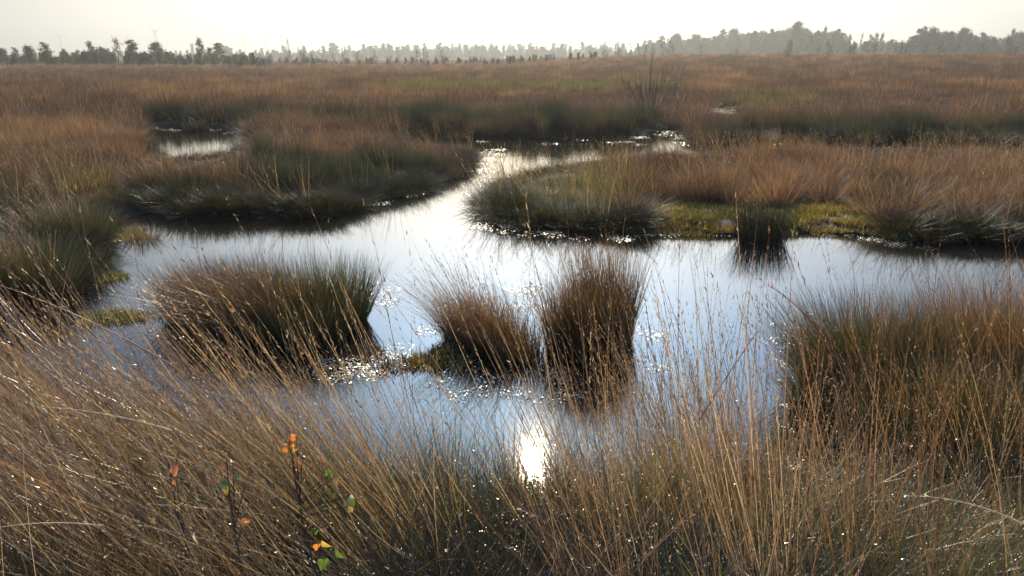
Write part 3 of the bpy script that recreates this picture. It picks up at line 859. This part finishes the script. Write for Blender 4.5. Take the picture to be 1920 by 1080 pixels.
def make_tree(kind, seed):
    rng = np.random.default_rng(seed)
    if kind == 'birch':
        V, F, E = woody(rng, 1.0, .018, 20, .04, .28, 2, .1, 1.2)
        C = np.vstack([e + rng.normal(0, 1, (20, 3)) * np.array((.032, .032, .05)) for e in E if e[2] > .06])
        C = C[rng.uniform(0, 1, len(C)) < .8]; s = .022; m = M_CROWN_A
    elif kind == 'round':
        V, F, E = woody(rng, .92, .026, 18, .04, .40, 2, .15, .8)
        C = np.vstack([e + rng.normal(0, 1, (36, 3)) * np.array((.07, .07, .055)) for e in E]); s = .03; m = M_CROWN_A
    elif kind == 'pine':
        V, F, E = woody(rng, 1.0, .022, 22, .06, .28, 1, .04, .35)
        C = np.vstack([e + rng.normal(0, 1, (30, 3)) * np.array((.045, .045, .022)) for e in E]); s = .026; m = M_CROWN_B
    elif kind == 'cone':
        V, F, E = woody(rng, 1.0, .02, 20, .06, .30, 1, .02, .15)
        C = np.vstack([e + rng.normal(0, 1, (34, 3)) * np.array((.05, .05, .03)) for e in E]); s = .026; m = M_CROWN_B
    else:  # 'yellow' slender, airy
        V, F, E = woody(rng, 1.0, .014, 10, .3, .18, 1, .12, 1.8)
        C = np.vstack([e + rng.normal(0, 1, (14, 3)) * np.array((.03, .03, .05)) for e in E]); s = .02; m = M_CROWN_C
    C = C[C[:, 2] > .05]
    CV, CF = leaf_cards(rng, C, s)
    return V, F, CV, CF, m, rng.uniform(0, 1, len(CF))

TREES = {}
for kd, nvar in (('birch', 4), ('round', 3), ('pine', 4), ('cone', 2), ('yellow', 2)):
    TREES[kd] = []
    for i in range(nvar):
        V, F, CV, CF, m, R = make_tree(kd, 100 + i + len(kd) * 10)
        a = mesh_obj('trunk', V, F, M_BARK, link=False); b = mesh_obj('crown', CV, CF, m, attrs={'rnd': ('FACE', R)}, link=False)
        TREES[kd].append((a.data, b.data, (V, F), (CV, CF, R, m)))

trng = random.Random(4)
def place_tree(kd, u, dist, top_v, label, group, wide=1.0, var=None, name='tree', cat='tree'):
    """A tree at distance dist (m) in photograph column u, its top at row top_v."""
    X = (u - 960) / FPX * dist * math.cos(PITCH) * 1.0
    Y = dist
    f = Y * math.cos(PITCH)
    X = (u - 960) / FPX * (Y * math.cos(PITCH) + CAM_H * math.sin(PITCH))
    Z0 = float(land_z(np.array([[X, Y]]))[0])
    H = CAM_H - Z0 + (HV - top_v) / FPX * Y * (1 / math.cos(PITCH) ** 2) * .955
    t = TREES[kd][var if var is not None else trng.randrange(len(TREES[kd]))]
    root = empty(name, (X, Y, Z0 - .1), trng.uniform(0, 6.28))
    root.scale = (H * wide * 1.25, H * wide * 1.25, H)
    tag(root, label, cat, group)
    for nm, d in (('trunk', t[0]), ('crown', t[1])):
        o = bpy.data.objects.new(nm, d); COL.objects.link(o); o.parent = root
    return root

GL = 'scattered trees on the left skyline'
left_trees = [
    ('round', 8, 190, 92, 'low bushy tree at the very left end of the skyline', 1.1),
    ('birch', 34, 185, 93, 'small tree second from the left end of the skyline', 1.3),
    ('round', 60, 180, 88, 'round topped tree between two thin ones near the left end of the skyline', 1.0),
    ('birch', 92, 150, 86, 'wide tree with a gap of light in its crown on the left skyline', 1.5),
    ('birch', 122, 190, 94, 'small narrow tree right of the one with a gap in its crown', 1.2),
    ('birch', 150, 200, 97, 'lowest bush between the trees of the left skyline', 1.6),
    ('birch', 176, 190, 82, 'tall leaning double topped tree of the left skyline', 1.1),
    ('round', 194, 190, 90, 'bushy tree leaning on the double topped one', 1.0),
    ('yellow', 224, 170, 77, 'slender yellowish tree with a tuft at its top', 1.4),
    ('cone', 251, 190, 79, 'broad conical tree left of the turbine with clear blades', 1.1),
    ('round', 298, 200, 82, 'dense rounded tree right under the turbine with clear blades', 1.0),
    ('birch', 380, 160, 78, 'tall ragged tree standing alone right of the dense rounded tree', 1.0),
    ('birch', 394, 175, 92, 'small bush at the foot of the tall ragged tree', 1.2),
    ('pine', 414, 200, 84, 'dark pointed pine right of the tall ragged tree', 1.1),
]
for kd, u, d, tv, lab, wd in left_trees:
    place_tree(kd, u, d, tv, lab, GL, wd)

# the wood on the right: trees of its front rows
GW = 'trees of the hazy wood on the right'
def skyline(u):
    return 3 + np.interp(u, [1100, 1150, 1200, 1230, 1300, 1380, 1440, 1500, 1520, 1575, 1590, 1650, 1690, 1730, 1790, 1830, 1880, 1920, 2000, 2100],
                        [92, 88, 82, 72, 70, 62, 60, 52, 60, 60, 73, 71, 72, 60, 60, 66, 68, 62, 64, 66])
u = 1112.0
while u < 2080:
    d = float(np.interp(u, [1100, 1300, 1600, 2080], [520, 420, 330, 290])) * trng.uniform(.95, 1.12)
    gap = 1585 < u < 1700
    kd = trng.choice(['pine', 'birch', 'pine', 'cone', 'round'] if not gap else ['birch', 'yellow', 'cone', 'birch'])
    lab = {'pine': 'dark pine in the hazy wood on the right', 'birch': 'feathery deciduous tree in the hazy wood on the right',
           'cone': 'conical evergreen in the hazy wood on the right', 'round': 'round crowned tree in the hazy wood on the right',
           'yellow': 'thin sparse tree in the low gap of the hazy wood on the right'}[kd]
    seg = ('where it tapers off' if u < 1230 else 'on the long slope' if u < 1440
           else 'in its tallest part' if u < 1585 else 'in the gap' if gap else 'right of the gap' if u < 1830 else 'close to the picture edge')
    lab = lab.replace('in the hazy wood on the right', 'in the hazy right wood, ' + seg).replace('in the low gap of the hazy wood on the right', 'in the low gap of the hazy right wood')
    place_tree(kd, u, d, skyline(u) + trng.choice([-4, 0, 3, 8, 14]) + trng.uniform(-3, 3), lab, GW + ', ' + lab, trng.uniform(.55, .95))
    u += trng.uniform(5, 9) if not gap else trng.uniform(8, 13)

def build_far_wood():
    rng = np.random.default_rng(41)
    T = []
    for kd, i in (('pine', 0), ('pine', 1), ('birch', 0), ('cone', 0), ('round', 1)):
        _, _, (V, F), (CV, CF, R, m) = TREES[kd][i]
        T.append((CV, CF, R, m))
    pts, H = [], []
    for k in range(3600):
        u = rng.uniform(-150, 2150) if k < 2400 else rng.uniform(1100, 2150)
        if u < 1150:
            d = rng.uniform(560, 760); tv = np.interp(u, [0, 250, 500, 640, 770, 900, 1150], [104, 99, 96.5, 94, 91, 91, 94]) + 3 + abs(rng.normal(0, 5)) * rng.choice([-1, 1, 1, 1])
        else:
            d = rng.uniform(430, 600); tv = skyline(u) + rng.uniform(9, 32)
            if 1585 < u < 1700: tv += 4
        X = (u - 960) / FPX * (d * math.cos(PITCH) + .7)
        pts.append((X, d, 0)); H.append(CAM_H + max(1.2, (HV - tv)) / FPX * d / math.cos(PITCH) ** 2 * .955)
    for k in range(420):
        u = rng.uniform(-200, 480) if k < 260 else rng.uniform(380, 1120)
        d = rng.uniform(150, 230)
        pts.append(((u - 960) / FPX * (d * math.cos(PITCH) + .7), d, 0)); H.append(rng.uniform(1.4, 3.1) * (1 if k < 260 else .72) * (1.15 if u < 330 else 1))
    H = np.array(H); n = len(H); pts = np.array(pts)
    pts[:, 2] = land_z(pts[:, :2]) - .1
    scatter('far_wood', 'blue grey forest along the horizon', T, pts, np.column_stack([np.zeros(n), np.zeros(n), rng.uniform(0, 6.28, n)]),
            np.column_stack([H * 1.0, H * 1.0, H]), rng.integers(0, len(T), n), np.ones((n, 3)))
build_far_wood()

# bare birch saplings standing in the moor
SAP = []
for i in range(6):
    rng = np.random.default_rng(300 + i)
    V, F, E = woody(rng, 1.0, .012, 16, .08, .34, 3, .16, 1.3, 4)
    E = np.repeat(E, 5, 0); n = len(E)
    tw = blades(rng, E - np.column_stack([np.zeros((n, 2)), np.full(n, .1)]), unit(np.column_stack([rng.normal(0, .9, (n, 2)), np.ones(n)])), rng.uniform(.06, .16, n), np.full(n, .006), np.zeros((n, 3)), 1)
    SAP.append((V, F, tw))
def sapling(u, v_base, h, label, group, i, wide=1.0, leaves=None, thick=1.0):
    X, Y = ground(u, v_base)
    root = empty('bare_sapling', (X, Y, float(land_z(np.array([[X, Y]]))[0]) - .03), trng.uniform(0, 6.28))
    tag(root, label, 'sapling', group)
    V, F, tw = SAP[i % 6]
    if ('sap', i % 6) not in TREES:
        TREES[('sap', i % 6)] = mesh_obj('stem', V, F, M_GREYTWIG, link=False).data
    o = bpy.data.objects.new('stem', TREES[('sap', i % 6)]); COL.objects.link(o); o.parent = root
    o.scale = (h * wide, h * wide, h)
    if ('twigs', i % 6) not in TREES:
        TREES[('twigs', i % 6)] = mesh_obj('twigs', tw[0], tw[1], M_GREYTWIG, link=False).data
    if leaves is None:
        o = bpy.data.objects.new('twigs', TREES[('twigs', i % 6)]); COL.objects.link(o); o.parent = root
        o.scale = (h * wide, h * wide, h)
    return root
# dense row of grey saplings along the back of the moor
GS = 'grey leafless saplings along the back of the moor'
GSP = ['below the distant forest, left half', 'where the hazy right wood begins', 'under the tallest part of the right wood']
for k in range(100):
    if k < 50: u = trng.uniform(370, 830)
    elif k < 75: u = trng.uniform(1100, 1560)
    else: u = trng.uniform(1560, 1900)
    d = trng.uniform(100, 190)
    f = FPX / (d * math.cos(PITCH) + .7)
    vb = HV + CAM_H * FPX / d / math.cos(PITCH) ** 2 * .95
    sapling(u, vb, trng.uniform(1.6, 3.4) * (d / 130), 'grey leafless sapling in the row ' + GSP[k // 50 + (k >= 75)], GS + ' ' + GSP[k // 50 + (k >= 75)], k, trng.uniform(.7, 1.2))
sapling(545, 128, 6.2, 'tall thin bare tree that rises above the distant forest left of the middle', None, 1, .5)
def fan_shrub(u, v, h, label, seed, lean):
    X, Y = ground(u, v); rng = np.random.default_rng(seed)
    root = empty('leafless_shrub', (X, Y, float(land_z(np.array([[X, Y]]))[0]))); tag(root, label, 'shrub')
    V, F, r = stalks(rng, 30, .18, h, .012, .42, (lean, 0), 14, .5, .1, .09)
    mesh_obj('branches', V, F, M_GREYTWIG, root)
fan_shrub(1212, 232, 2.0, 'leafless fan shaped shrub in the rusty grass behind the channel, upright', 71, -.15)
fan_shrub(1228, 228, 2.3, 'leafless fan shaped shrub behind the channel, the taller one leaning right', 72, .32)
b = sapling(1448, 345, .78, 'young birch with a few yellow green leaves on the island', None, 1, .6)
rng = np.random.default_rng(9)
C = np.vstack([np.column_stack([rng.normal(0, .05, 26), rng.normal(0, .05, 26), rng.uniform(.35, .82, 26)])])
V, F = leaf_cards(rng, C, .018); mesh_obj('foliage', V, F, M_YELLOW, b)
sapling(175, 330, .8, 'thin dark leafless seedling in the grass of the left bank', None, 3, .4)

# ------------------------------------------------------------------ wind turbines far away
def turbine(u, v_hub, dist, rot, label):
    dist *= .64
    X = (u - 960) / FPX * (dist * math.cos(PITCH) + .7)
    hub = CAM_H + (HV - v_hub) / FPX * dist / math.cos(PITCH) ** 2 * .955
    root = empty('wind_turbine', (X, dist, 0))
    tag(root, label, 'wind turbine', 'wind turbines on the horizon')
    V, F = tube([(0, 0, 0), (0, 0, hub * .5), (0, 0, hub - 1.5)], [2.2, 1.7, 1.2], 12); mesh_obj('tower', V, F, M_TURB, root, smooth=True)
    V, F = tube([(0, 5, hub), (0, 3, hub), (0, -3, hub), (0, -4.5, hub)], [.8, 1.9, 1.9, 1.0], 10); mesh_obj('nacelle', V, F, M_TURB, root, smooth=True)
    for k in range(3):
        a = rot + k * 2.0944
        R = hub * .44
        n = 8; t = np.linspace(0, 1, n)
        ch = np.interp(t, [0, .2, 1], [1.2, 2.6, .5])
        d = np.array((math.sin(a), 0, math.cos(a))); s = np.array((math.cos(a), .25, -math.sin(a)))
        c = np.array((0, -5.2, hub)) + d[None] * (R * t)[:, None]
        V = np.vstack([np.stack([c[i] - s * ch[i] * .35, c[i] + np.array((0, .25, 0)), c[i] + s * ch[i] * .65, c[i] - np.array((0, .25, 0))]) for i in range(n)])
        F = [(i * 4 + q, i * 4 + (q + 1) % 4, i * 4 + 4 + (q + 1) % 4, i * 4 + 4 + q) for i in range(n - 1) for q in range(4)]
        mesh_obj('blade', V, F, M_TURB, root)
turbine(297, 64, 2900, math.radians(-45), 'wind turbine with a clear Y of blades above the dense rounded tree')
turbine(118, 71, 3300, math.radians(90), 'faint wind turbine nearest the left edge of the skyline')
turbine(246, 74, 3600, math.radians(10), 'faint wind turbine almost hidden behind the conical tree')
turbine(397, 75, 3600, math.radians(30), 'very faint short wind turbine right of the tall ragged tree')
turbine(461, 69, 3300, math.radians(50), 'faint wind turbine, first from the left of the three close together')
turbine(500, 66, 3100, math.radians(80), 'faint wind turbine in the middle of the three close together')
turbine(531, 60, 2900, math.radians(20), 'tallest of the three wind turbines close together, next to the bare tree')

# ------------------------------------------------------------------ near seedlings with coloured leaves
def leaf_mesh(rng, s):
    t = np.linspace(0, 1, 5); w = np.array((.05, .34, .42, .26, .02)) * s
    c = np.column_stack([t * s, np.zeros(5), -.25 * s * t * t])
    V = np.vstack([c - np.column_stack([np.zeros(5), w, -w * .35]), c, c + np.column_stack([np.zeros(5), w, w * .35])])
    F = [(i, i + 1, i + 6, i + 5) for i in range(4)] + [(i + 5, i + 6, i + 11, i + 10) for i in range(4)]
    return V, np.array(F)

def seedling(label, base, tops, seed):
    """base and leaves: (u, v, distance in metres) points of the photograph; every leaf hangs on its own twig of one stem."""
    rng = np.random.default_rng(seed)
    def at(u, v, Y):
        dx, dd = (u - 960) / FPX, (v - 540) / FPX
        t = Y / (math.cos(PITCH) - dd * math.sin(PITCH))
        return np.array((dx * t, Y, CAM_H + t * (-math.sin(PITCH) - dd * math.cos(PITCH))))
    b = at(*base)
    gz = float(land_z(np.array([[b[0], b[1]]]))[0])
    root = empty('birch_seedling', (b[0], b[1], gz)); tag(root, label, 'seedling', 'birch seedlings in the near grass')
    O = np.array((b[0], b[1], gz)); parts = []
    pts = [np.array(at(u, v, Y)) - O for (u, v, Y, m, s) in tops]
    hi = max(pts, key=lambda p: p[2])
    ax = [hi * t + np.array((.02 * math.sin(5 * t), 0, 0)) for t in np.linspace(0, 1, 6)]
    parts.append(tube(ax, np.linspace(.006, .002, 6), 5))
    for p, (u, v, Y, m, s) in zip(pts, tops):
        q = hi * max(.15, min(.97, (p[2] / max(hi[2], .01)) * .75))
        parts.append(tube([q, (q + p) / 2 + np.array((0, 0, .01)), p], [.0022, .0016, .001], 4))
        LV, LF = leaf_mesh(rng, s * 1.15)
        R = Euler((rng.uniform(-.9, .9) + math.pi / 2 * 0.7, rng.uniform(.3, 1.3), rng.uniform(0, 6.28))).to_matrix()
        LV = LV @ np.array(R).T + p
        o = mesh_obj('leaf', LV, LF, m, root, smooth=True)
    for _ in range(7):
        t = rng.uniform(.35, 1.0); q = hi * t; d = rng.normal(0, .05, 3) + np.array((0, 0, .03)); p = q + d
        parts.append(tube([q, q + d * .5, p], [.002, .0014, .0009], 4))
        LV, LF = leaf_mesh(rng, rng.uniform(.014, .024))
        LV = LV @ np.array(Euler((rng.uniform(-1, 1), rng.uniform(.3, 1.3), rng.uniform(0, 6.28))).to_matrix()).T + p
        mesh_obj('leaf', LV, LF, [M_BROWNLEAF, M_YELLOW, M_GREEN][int(rng.integers(0, 3))], root, smooth=True)
    V, F = join2(parts); mesh_obj('stem', V, F, M_TWIG, root)
seedling('seedling with bright orange leaves high in the near grass', (560, 990, 2.5),
         [(540, 828, 2.35, M_ORANGE, .036), (543, 838, 2.35, M_ORANGE, .03), (555, 815, 2.38, M_ORANGE, .028), (566, 868, 2.35, M_ORANGE, .03), (557, 862, 2.33, M_BROWNLEAF, .028), (623, 886, 2.3, M_GREEN, .03), (632, 893, 2.3, M_YELLOW, .026), (650, 934, 2.25, M_GREEN, .034), (660, 950, 2.25, M_YELLOW, .02), (655, 930, 2.24, M_PALE, .014)], 1)
seedling('seedling with green and yellow leaves in the middle of the near grass', (430, 1040, 2.2),
         [(420, 900, 2.15, M_GREEN, .03), (426, 908, 2.15, M_YELLOW, .03), (370, 938, 2.1, M_GREEN, .034), (405, 940, 2.1, M_PALE, .014), (464, 972, 2.1, M_BROWNLEAF, .03), (470, 880, 2.2, M_BROWNLEAF, .024), (436, 864, 2.2, M_PALE, .016), (365, 998, 2.0, M_PALE, .03)], 2)
seedling('seedling with one lone orange leaf left of the others', (345, 1000, 2.4),
         [(327, 872, 2.3, M_ORANGE, .034), (331, 904, 2.3, M_BROWNLEAF, .022)], 3)
seedling('seedling low at the picture bottom with one yellow leaf over two green ones', (610, 1075, 2.1),
         [(602, 1013, 1.98, M_YELLOW, .032), (597, 1020, 1.98, M_ORANGE, .028), (628, 1028, 1.95, M_GREEN, .036), (610, 1045, 1.95, M_GREEN, .038), (585, 990, 2.0, M_GREEN, .024)], 4)

def bent_stalk(label, p0, p1, Y0, Y1, mat, r=.003, sag=.05, head=True, seed=1):
    def at(u, v, Y):
        dx, dd = (u - 960) / FPX, (v - 540) / FPX
        t = Y / (math.cos(PITCH) - dd * math.sin(PITCH))
        return np.array((dx * t, Y, CAM_H + t * (-math.sin(PITCH) - dd * math.cos(PITCH))))
    a, b = at(p0[0], p0[1], Y0), at(p1[0], p1[1], Y1)
    root = empty('broken_stalk', tuple(a)); tag(root, label, 'grass stalk', 'long stalks lying across the near grass')
    d = b - a; t = np.linspace(0, 1, 9)
    pts = d[None] * t[:, None] + np.column_stack([np.zeros(9), np.zeros(9), 4 * sag * t * (1 - t)])
    V, F = tube(pts, np.linspace(r, r * .35, 9), 5); mesh_obj('stem', V, F, mat, root)
    if head:
        rng = np.random.default_rng(seed); k = 26; q = rng.uniform(.62, 1, k)
        P = np.column_stack([np.interp(q, t, pts[:, i]) for i in range(3)])
        D = unit(d[None] / np.linalg.norm(d) + rng.normal(0, .35, (k, 3)))
        V, F, R = blades(rng, P, D, rng.uniform(.012, .028, k), rng.uniform(.003, .006, k), rng.normal(0, .2, (k, 3)), 2)
        mesh_obj('seed_head', V, F, mat, root)
bent_stalk('pale dry stalk lying nearly level across the grass on the left', (322, 806), (62, 762), 2.6, 2.8, M_PALE, .003, .02, False, 1)
bent_stalk('pale stalk level at the left edge near the bottom', (190, 985), (-20, 992), 2.0, 2.0, M_PALE, .0022, .015, False, 2)
bent_stalk('long orange stalk slanting from the left edge down over the pool', (330, 690), (0, 535), 3.2, 3.0, M_BROWNLEAF, .0045, .03, True, 3)
bent_stalk('pale rough stalk entering low at the right edge', (1925, 985), (1700, 930), 2.4, 2.5, M_PALE, .0032, .03, True, 4)
bent_stalk('stalk arching left from the grass right of the sun glitter', (1120, 1075), (975, 955), 2.0, 2.2, M_BROWNLEAF, .0028, .03, True, 5)
bent_stalk('long rust stalk bending left above the pool at the right clump', (1600, 720), (1440, 535), 3.3, 3.5, M_BROWNLEAF, .0042, .06, True, 6)
bent_stalk('stalk crossing the other stems against the right pool', (1310, 790), (1425, 615), 3.0, 3.1, M_BROWNLEAF, .003, .01, True, 7)
bent_stalk('broken twig angled over the grass at the bottom centre right', (1200, 1060), (1300, 965), 2.0, 2.1, M_BROWNLEAF, .003, .01, True, 8)

# ------------------------------------------------------------------ air
def build_haze():
    x, y0, y1, z0, z1 = 3300.0, -60.0, 3800.0, -2.0, 150.0
    V = [(-x, y0, z0), (x, y0, z0), (x, y1, z0), (-x, y1, z0), (-x, y0, z1), (x, y0, z1), (x, y1, z1), (-x, y1, z1)]
    F = [(3, 2, 1, 0), (4, 5, 6, 7), (0, 1, 5, 4), (1, 2, 6, 5), (2, 3, 7, 6), (3, 0, 4, 7)]
    m, nt, out = new_mat('haze')
    v = nt.nodes.new('ShaderNodeVolumePrincipled')
    v.inputs['Color'].default_value = (.49, .505, .495, 1)
    v.inputs['Density'].default_value = .0008
    v.inputs['Anisotropy'].default_value = .6
    nt.links.new(v.outputs[0], out.inputs['Volume'])
    o = mesh_obj('haze', V, F, m); tag(o, 'thin autumn haze over the moor', kind='stuff')
build_haze()
